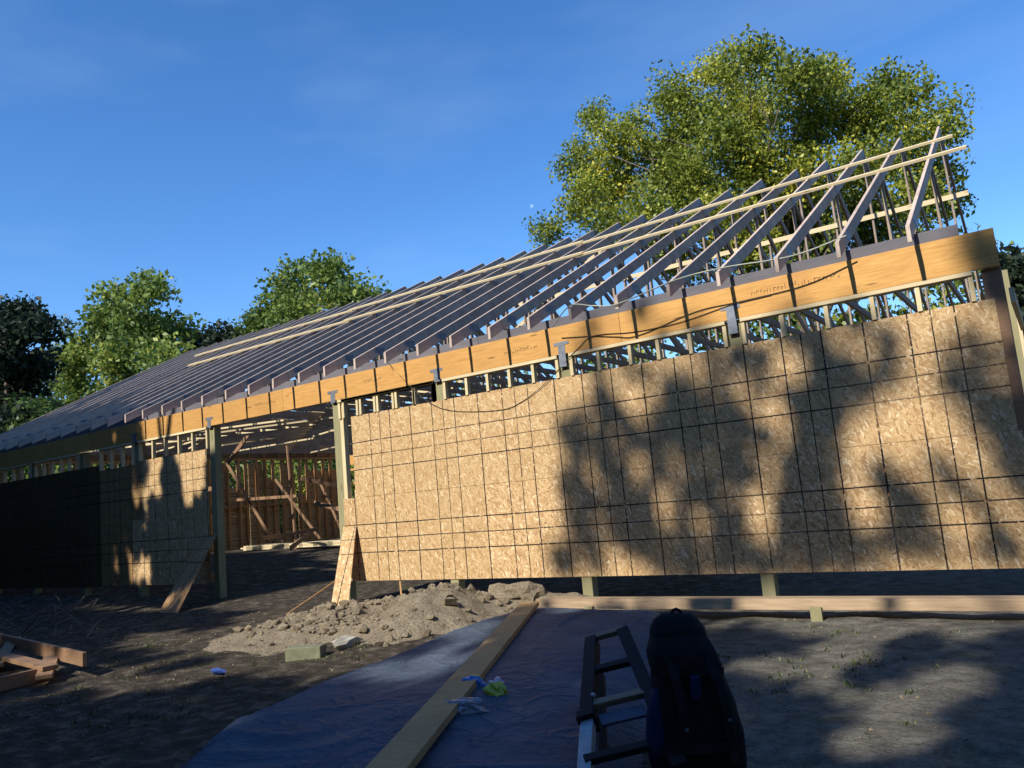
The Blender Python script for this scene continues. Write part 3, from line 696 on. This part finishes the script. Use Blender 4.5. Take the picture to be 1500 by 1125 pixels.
def tree(base, lobes, nsub, nleaf, leaf, m, label, cat='tree', group=None, subr=(.35, .8), name='leafy_tree', trunk_r=.25, fill=1.0, limbs=14, tint0=.45):
    """lobes: (centre, radius); each lobe is filled with sub-clumps of leaves"""
    root = empty(name, tuple(base)); tag(root, label, cat, group)
    pos = []; tint = []; cl = []
    tot = sum(r**2 for c, r in lobes)
    for c, r in lobes:
        k = max(3, int(nsub * r*r / tot)); lt = RNG.normal()*.16
        cs = in_ball(k, c, r * .92)
        for q_ in cs:
            rr = RNG.uniform(*subr); cl.append((q_, rr)); n = int(nleaf * (rr / subr[1])**2) + 6
            pos.append(in_ball(n, q_, (rr, rr, rr*.75))); tint.append(np.full(n, tint0 + lt + RNG.normal()*.15) + RNG.normal(size=n)*.16)
    pos = np.concatenate(pos); tint = np.concatenate(tint)
    leaf_mesh('crown', pos, leaf, tint, m, root)
    b0 = Vector(base); cz = [c for c, r in lobes]; ctr = Vector(np.mean([np.asarray(c) for c in cz], 0)); top = b0.z + .82*(max(c[2] for c, r in lobes) - b0.z)
    q = MB(); n = 9; ax = []
    for i in range(n):
        s = i/(n-1); z = b0.z - .3 + (top - b0.z)*s
        ax.append(Vector((b0.x + (ctr.x - b0.x)*s**1.5 + math.sin(s*5+b0.x)*.25*s, b0.y + (ctr.y - b0.y)*s**1.5 + math.cos(s*4)*.2*s, z)))
    q.tube(ax, [trunk_r*(1-.9*(i/(n-1))**.8) + .02 for i in range(n)], 9)
    rs_ = random.Random(int(abs(b0.x)*100)); tg = rs_.sample(cl, min(limbs, len(cl)))
    for c_, rr in tg:
        c_ = Vector(c_); k = min(n-2, max(2, int((n-1)*((c_.z - b0.z)/(top - b0.z) - .18)))); a_ = ax[k]
        mid = a_.lerp(c_, .5) + Vector((rs_.uniform(-.3, .3), rs_.uniform(-.3, .3), rs_.uniform(.0, .5)))
        rad = trunk_r*(1-.9*(k/(n-1))**.8)*.5
        q.tube([a_, a_.lerp(mid, .5) + Vector((0, 0, .1)), mid, c_], [rad, rad*.75, rad*.5, .015], 6)
        for w_ in range(2):
            e_ = mid.lerp(c_, .4) + Vector((rs_.uniform(-1, 1), rs_.uniform(-1, 1), rs_.uniform(-.2, 1)))*rr
            q.tube([mid.lerp(c_, .2), e_], [rad*.35, .01], 5)
    o = q.build('trunk', M['bark'], root, smooth=True); o.matrix_parent_inverse = Matrix.Translation(-Vector(root.location))
    return root
def LB(px, py, rpx, Y, dy=0):     # lobe from where it stands at depth plane Y
    c = onY(px, py, Y + dy); d = (c - CAM) @ FW; return (c, rpx/FPX*d)
# big tree behind the right half of the building
big = [(1200,350,50),(1100,370,50),(1290,350,50),(1000,370,45),(1350,360,40),(1180,260,50),(1060,200,50),(1000,250,45),(1385,160,20),(930,175,22),(870,260,30),(870,165,26),(905,205,38),(850,225,34),(850,285,38),(900,270,50),(960,230,55),(985,130,34),(1020,180,55),(1010,260,60),(1060,105,45),(1110,75,36),(1105,150,60),(1100,240,60),(1170,110,45),(1215,110,40),(1180,190,60),(1250,160,50),(1300,115,32),(1260,230,50),(1310,180,48),(1345,220,38),(1375,180,28),(1380,250,30),(1340,290,45),(1250,300,60),(1150,310,60),(1050,320,60),(950,320,50),(890,330,40),(800,335,24),(1390,300,26),(1330,130,26)]
lob = [LB(x_, y_ + 8, r_*.93, 20, RNG.uniform(-2.5, 3)) for x_, y_, r_ in big]
tree((-5.6, 21, 0), lob, 1150, 165, .092, M['leaf_main'], 'huge spreading yellow-green tree rising behind the open right half of the roof', name='broadleaf_tree', subr=(.45, .95), trunk_r=.36, limbs=44, tint0=.5)
def px_tree(lst, Y, base_px, label, m, nsub, nleaf, leaf, subr, tr=.25, limbs=14, dyr=2, cat='tree', group=None, name='leafy_tree', tint0=.45):
    lob = [LB(x_, y_ + 6, r_*.86, Y, RNG.uniform(-dyr, dyr)) for x_, y_, r_ in lst]
    b_ = onY(*base_px, Y); b_ = (b_[0], Y, 0.2)
    return tree(b_, lob, nsub, nleaf, leaf, m, label, cat, group, subr, name, tr, 1, limbs, tint0)
px_tree([(395,455,34),(430,420,38),(480,405,38),(520,425,36),(545,440,22),(440,465,44),(500,460,46),(375,480,22),(540,470,30)], 26, (455, 600), 'rounded green tree peeking over the middle of the roof ridge', M['leaf_mid'], 170, 120, .21, (.9, 1.6), .3)
px_tree([(170,445,38),(215,430,30),(150,480,42),(210,480,48),(250,480,28),(120,520,40),(180,530,50),(240,520,36),(110,560,36),(170,575,40),(215,415,10)], 24, (190, 700), 'bright green full tree over the left end of the roof', M['leaf_mid'], 190, 120, .24, (1.0, 1.8), .35)
px_tree([(295,495,20),(325,490,18),(345,492,14),(290,515,18),(315,515,20)], 28, (300, 650), 'small dark green treetop between the two rounded trees over the left of the ridge', M['leaf_dark'], 60, 90, .24, (.8, 1.4), .2)
px_tree([(75,560,28),(90,520,24),(85,600,26),(95,470,10)], 26, (90, 690), 'thin sparse tree with sky showing through beside the dark tree at far left', M['leaf_gray'], 36, 50, .22, (.8, 1.5), .25)
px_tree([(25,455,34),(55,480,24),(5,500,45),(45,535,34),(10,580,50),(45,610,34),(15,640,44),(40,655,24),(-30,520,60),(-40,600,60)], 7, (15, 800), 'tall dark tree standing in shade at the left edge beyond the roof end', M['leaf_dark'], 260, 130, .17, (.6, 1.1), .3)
# trees behind the right end and through the frame
px_tree([(1480,380,24),(1500,400,30),(1475,430,24),(1500,460,30),(1480,500,26),(1510,530,34),(1490,560,30),(1550,420,50),(1560,500,50)], 15, (1500, 700), 'dark tree filling the gap right of the corner post', M['leaf_dark'], 110, 90, .13, (.35, .75), .2, 10, 1, tint0=.7)
rs = random.Random(21)
k = 0
for (X, Y, H) in [(-19, 19, 6.5), (-16.5, 17.5, 5.8), (-14, 20, 7.0), (-11.5, 18, 6.5), (-9, 17.5, 6.8), (-7, 19, 7.5), (-4.5, 17.5, 7.3), (-2.6, 18.5, 7.0), (-.6, 17.5, 7.4), (1.6, 19, 6.5), (3.5, 18, 6), (-24, 21, 8), (-29, 18, 9), (-34, 14, 9), (-29, 24, 10), (-37, 9, 9), (-30, 6.5, 6.5), (-27, 12, 5.5)]:
    lob = [((X + rs.uniform(-1, 1), Y + rs.uniform(-1, 1), 1.0 + (H-1.5)*s), rs.uniform(.9, 1.5)) for s in (.12, .3, .45, .6, .8, 1)]
    side = 'left of the building' if X < -22 else 'behind the far wall'
    tree((X, Y, 0), lob, 60, 60, .14, M['leaf_mid' if k % 3 else 'leaf_main'], 'one of the bushy green young trees growing as a thicket behind the far wall', 'tree', 'young trees of the thicket behind the building', (.4, .9), 'young_tree', .12, 1, 12, .42); k += 1

for (X, Y, H) in [(-26, 3, 4.5), (-27, 6, 5.0), (-26.5, 9, 4.6), (-27, 14.5, 5.4), (-25.5, 17, 5.5)]:
    lob = [((X + rs.uniform(-1, 1), Y + rs.uniform(-1, 1), .6 + (H-1)*s), rs.uniform(1.0, 1.6)) for s in (.05, .2, .4, .6, .8)]
    tree((X, Y, 0), lob, 70, 80, .14, M['leaf_mid'], 'one of the bushy young trees seen through the open studs of the far end wall', 'tree', 'young trees beyond the end wall', (.4, .9), 'young_tree', .1, 1, 10, .42)
ps = []
for k in range(900):
    an = RNG.uniform(-95, 40)*math.pi/180; d_ = RNG.uniform(42, 62); zz = RNG.uniform(0, 5.5) + noise.noise(Vector((an*5, 0, 0)))*2
    ps.append(in_ball(60, (CAM[0] + math.sin(an)*d_, CAM[1] + math.cos(an)*d_, max(.3, zz)), (1.6, 1.6, 1.2)))
ps = np.concatenate(ps); o = leaf_mesh('distant_wood', ps, .42, RNG.uniform(0, .8, len(ps)), M['leaf_dark']); tag(o, 'low dark belt of woodland closing the horizon behind the building', 'wood', kind='stuff')
# weeds and grass in front
def tufts(n, xr, yr, hmax, name, lab, dens=1):
    pos = []; V = []; Fc = []; q = MB(); tn = []
    for _ in range(n):
        cx_, cy_ = RNG.uniform(*xr), RNG.uniform(*yr)
        if noise.noise(Vector((cx_*1.2, cy_*1.2, 6))) < .02: continue
        for b_ in range(7):
            a_ = RNG.uniform(0, 6.28); h_ = RNG.uniform(.3, 1)*hmax; w_ = RNG.uniform(.004, .009); lx, ly = math.cos(a_), math.sin(a_)
            x_, y_ = cx_ + RNG.normal()*.03, cy_ + RNG.normal()*.03; z_ = hgt(x_, y_) - .005; q_ = RNG.uniform(.2, .9)*h_
            q.add([(x_-ly*w_, y_+lx*w_, z_), (x_+ly*w_, y_-lx*w_, z_), (x_+lx*q_*.4+ly*w_*.6, y_+ly*q_*.4-lx*w_*.6, z_+h_*.7), (x_+lx*q_, y_+ly*q_, z_+h_)], [(0, 1, 2, 3)]); tn.append(RNG.uniform(0, 1))
    o = q.build(name, M['grass']); at_ = o.data.attributes.new('tint', 'FLOAT', 'FACE'); at_.data.foreach_set('value', tn); tag(o, lab, 'grass', kind='stuff')
tufts(130, (-1.4, .2), (-4.2, -1.3), .04, 'grass', 'sparse short weeds on the gravel right of the backpack')
tufts(700, (-11.5, -4.4), (-5.5, -2.8), .035, 'grass', 'thin trampled grass on the earth left of the tarp')
# pebbles and chips
q = MB(); rs = random.Random(77)
for k in range(1100):
    x_ = rs.uniform(-12, 2.2); y_ = rs.uniform(-6.5, -.5); r = abs(rs.gauss(.004, .006)) + .004
    if inside(x_, y_): continue
    q.blob((x_, y_, hgt(x_, y_) + r*.3), r, k, .4, 1, (1, rs.uniform(.5, 1), .6))
tag(q.build('pebbles', M['dirt']), 'scattered pebbles and wood chips on the bare ground', 'pebbles', kind='stuff')

# moon
d = ray(779, 302); d = d/np.linalg.norm(d); c_ = CAM + d*1500
o = MB().blob(tuple(c_), 3.4, 0, 0, 3).build('moon', M['moon'], smooth=True); tag(o, 'faint small daytime moon in the blue sky above the middle of the roof', 'moon')

# ------------------------------------------------------------------ shade trees behind the photographer
# each clump is given by where its shadow falls (on the wall or the ground) and how far up the sun ray it hangs
def wl(px, py, r, dens=1.0): p = onY(px, py, 0); return (p, r/FPX*((p - CAM) @ FW), dens)
shade = []; rs0 = random.Random(8)
for a in [(850,640,34),(845,720,38),(860,790,42),(820,820,26),(905,700,34),(915,770,38),(900,620,26),(880,580,18),(985,560,22),(990,600,32),(1010,640,34),(960,650,30),(1050,700,34),(1030,720,26),(1000,820,40),(1060,810,38),(1110,820,34),(950,800,30),
          (1060,590,24),(1100,640,26),(1075,520,22),(1120,530,20),(1190,500,32),(1215,540,34),(1250,560,34),(1300,545,26),(1200,600,40),(1195,650,44),(1185,700,50),(1200,750,52),(1215,800,54),(1170,810,46),(1150,740,28),(1150,480,18),
          (1300,700,28),(1330,740,34),(1345,790,28),(1290,800,34),(1400,560,24),(1440,590,34),(1480,620,44),(1490,690,26),(1520,560,60),(1540,700,50),(1440,520,20),(1300,500,20),(1460,810,22),(1250,470,18),
          (1430,365,34),(1475,380,44),(1450,420,22),(1500,420,40)]:
    shade.append(wl(*a))
for _ in range(80):
    px = rs0.uniform(810, 1500); py = rs0.uniform(500 - .12*(px-900), 838)
    shade.append(wl(px, py, rs0.uniform(10, 20), .4))
for _ in range(60): shade.append(wl(rs0.gauss(985, 70), rs0.gauss(680, 80), rs0.uniform(8, 18), .6))
for a in [(1015,885,14),(1040,885,16),(1065,884,14),(800,884,8),(1300,884,9)]: shade.append((onY(a[0], a[1], -1.0), a[2]/150, 1.2))
# left bay: dark with a forked trunk shadow
for a in [(245,765,24),(262,740,16),(170,740,24),(165,700,20),(318,740,14),(240,790,18)]: shade.append(wl(*a, 1.6))
for px in range(-60, 160, 26):
    for py in range(680, 900, 30): shade.append(wl(px, py, 30, 2.2))
for px in range(-70, 335, 13):
    for py in range(560, 910, 15):
        lit = any(((px-cx_)/rx)**2 + ((py-cy_)/ry)**2 < 1 for cx_, cy_, rx, ry in ((212, 705, 20, 55), (282, 690, 24, 52), (203, 835, 26, 34), (250, 650, 75, 24), (295, 600, 100, 34), (245, 650, 20, 30), (330, 640, 14, 40), (225, 720, 12, 20)))
        if px > 190 and py < 640 or (px > 150 and py < 600): continue
        if not lit: shade.append(wl(px + rs0.uniform(-6, 6), py + rs0.uniform(-6, 6), 15, 1.5))
for px, py in ((300, 800), (290, 820), (280, 840), (272, 860), (285, 850), (300, 830), (265, 880)): p_ = onY(px, py, -.5); shade.append((p_, .2, 2.0))
rs = random.Random(4)
LIT = [(690,1000,60,50,.02),(745,915,20,26,.02),(600,1080,40,40,.08),(1330,915,80,24,.1),(1250,1000,85,58,.12),(1400,1010,80,50,.15),(1350,1080,120,40,.15),(1130,985,60,34,.12),(1110,1060,36,26,.12),(1200,1100,60,24,.1),(1230,930,60,24,.1),
       (560,930,210,50,.02),(440,975,160,34,.08),(560,990,60,34,.08),(300,945,150,26,.05),(150,990,150,24,.08),(600,885,130,34,.0),(380,915,70,22,.1),(1440,925,60,20,.1),(240,1010,60,16,.15)]
def to_px(p):
    d = np.asarray(p) - CAM; z = d @ FW; return 750 + FPX*(d @ RT)/z, 562.5 - FPX*(d @ UP)/z
X = -21.0
while X < 5.5:
    Y = -9.5
    while Y < -1.0:
        x_, y_ = X + rs.uniform(-.12, .12), Y + rs.uniform(-.12, .12); Y += .32
        p = np.array([x_, y_, 0.0])
        dens = 1.0
        if (p - CAM) @ FW > .5:
            u_, v_ = to_px(p)
            for (cx_, cy_, rx, ry, kp) in LIT:
                if ((u_-cx_)/rx)**2 + ((v_-cy_)/ry)**2 < 1: dens = min(dens, kp)
        if x_ > -7.6 and y_ > -1.5: dens = min(dens, .12)
        if rs.random() < dens: shade.append((p, .26, 1.1 if dens == 1 else .8))
    X += .34
for px in range(-40, 186, 22):
    for py in range(560, 700, 22):
        dd = ray(px, py); tt = (slopez(0) + .5*CAM[1] - CAM[2])/(dd[2] - .5*dd[1]); p = CAM + tt*dd
        if -22 < p[0] < -13.2 and -1 < p[1] < 6.3 and rs.random() < .8: shade.append((p, .42, 1.6))
cent = [[] for _ in range(4)]
for (p, r, dn) in shade:
    t_ = (11 + RNG.uniform(-1, 1)) if p[0] < -11 and p[1] > -.8 else (23 + RNG.uniform(-1.6, 1.6)) if p[1] > -.2 else (13.5 + RNG.uniform(-1.5, 2.5))
    c = p + SUN*t_
    k = 0 if p[0] < -12 else 1 if p[0] < -6 else 2 if p[0] < -1.5 else 3
    cent[k].append((c, r, dn))
labs = ['leafy tree out of frame behind the camera that shades the far left bays', 'leafy tree out of frame that shades the earth before the doorway', 'leafy tree out of frame that shades the tarp and plank', 'leafy tree out of frame that throws dapples on the right of the wall']
trunks = [(-14.2, -13.6), (-8.8, -19), (-3.5, -18.5), (3.2, -17)]
for k in range(4):
    root = empty('shade_tree', (trunks[k][0], trunks[k][1], 0)); tag(root, labs[k], 'tree', 'trees behind the camera')
    ps = [];
    for c, r, dn in cent[k]:
        n = int(105*dn*(r/.3)**2) + 12; ps.append(in_ball(n, c, (r, r*1.3, r)))
    ps = np.concatenate(ps); leaf_mesh('crown', ps, .115, RNG.uniform(0, 1, len(ps)), M['leaf_shade'], root)
    q = MB(); bx, by = trunks[k]; q.tube([(bx, by, -.2), (bx+.1, by+.1, 3), (bx-.1, by+.2, 6), (bx, by+.4, 8.5), (bx+.2, by+1, 11)], [.28, .22, .17, .12, .03], 10)
    rs2 = random.Random(k)
    for c, r, dn in rs2.sample(cent[k], min(30, len(cent[k]))):
        z_ = rs2.uniform(4.5, 8); a_ = Vector((bx, by+.2, z_)); c_ = Vector(c); q.tube([a_, a_.lerp(c_, .5)+Vector((0, 0, .5)), c_], [.06, .035, .012], 5)
    o = q.build('trunk', M['bark'], root, smooth=True); o.matrix_parent_inverse = Matrix.Translation(-Vector(root.location))
# unseen tall wood added behind and beside the photographer to close the low sky
rs = random.Random(12)
for (X, Y, H) in [(-44, -16, 13), (-36, -24, 15), (-28, -30, 17), (-20, -33, 18), (-12, -31, 17), (-5, -33, 18), (3, -31, 17), (10, -30, 17), (17, -25, 15), (19, -17, 13), (17, -9, 12), (19, -1, 12), (18, 7, 12), (-45, -6, 13), (-8, -37, 21), (6, -38, 21), (-24, -38, 21)]:
    lob = [((X + rs.uniform(-2, 2), Y + rs.uniform(-1.5, 1.5), 2.0 + (H - 3.6)*q_), rs.uniform(2.6, 3.6)) for q_ in (.0, .2, .4, .6, .8, 1)]
    tree((X, Y, 0), lob, 110, 100, .6, M['leaf_shade'], 'one of the tall unseen trees added around the photographer to block low sky', 'tree', 'wood added behind the photographer', (1.0, 1.8), 'added_tall_tree', .3, 1, 10)
for (X, Y, H) in [(x_, -21.5, 9.5) for x_ in (-40, -33, -26, -19, -12, -5.5, 1, 8)] + [(-30, -13, 6.5), (-37, -9, 8), (12.5, -14, 7.5), (12, -7, 7), (12.5, 1, 7)]:  # lower unseen trees, added to block more sky light
    lob = [((X + rs.uniform(-1.5, 1.5), Y + rs.uniform(-1, 1), 1.4 + (H - 2.8)*q_), rs.uniform(2.0, 2.8)) for q_ in (.0, .25, .5, .75, 1)]
    tree((X, Y, 0), lob, 70, 60, .5, M['leaf_shade'], 'one of the lower unseen trees added around the photographer to block sky light', 'tree', 'bushy trees added around the photographer', (.9, 1.5), 'added_bushy_tree', .16, 1, 8)
for (X, Y, H) in [(-26, -2.5, 7.5), (-23.5, -3.4, 8), (-21, -4.2, 8), (-18.6, -5, 8.5), (-16.6, -6, 8.5)]:  # bushes added out of view to darken the left wall
    lob = [((X + rs.uniform(-.4, .4), Y + rs.uniform(-.4, .4), .8 + (H - 1.8)*q_), rs.uniform(1.1, 1.5)) for q_ in (.0, .2, .4, .6, .8, 1)]
    tree((X, Y, 0), lob, 90, 70, .24, M['leaf_shade'], 'one of the dense bushes added out of frame to darken the left bays', 'bush', 'bushes added out of frame on the left', (.5, .9), 'added_shade_bush', .12, 1, 8)
# forked trunk whose shadow falls on the left bay
pA, pB, pC, pD = [onY(x_, y_, 0) for x_, y_ in ((243, 880), (243, 690), (233, 600), (254, 590))]
sh = [Vector(p + SUN*9.5) for p in (pA, pB, pC, pD)]
q = MB(); base_ = Vector((sh[0].x - .4, sh[0].y - .5, -.2))
q.tube([base_, Vector(sh[0]), Vector(sh[1])], [.20, .13, .11], 9); q.tube([sh[1], sh[2]], [.09, .05], 8); q.tube([sh[1], sh[3], sh[3] + (sh[3]-sh[1])*.3], [.09, .06, .02], 8)
r0 = empty('forked_tree', tuple(base_)); tag(r0, 'slim forked tree out of frame whose shadow falls on the left sheathed bay', 'tree')
o = q.build('trunk', M['bark'], r0, smooth=True); o.matrix_parent_inverse = Matrix.Translation(-Vector(r0.location))
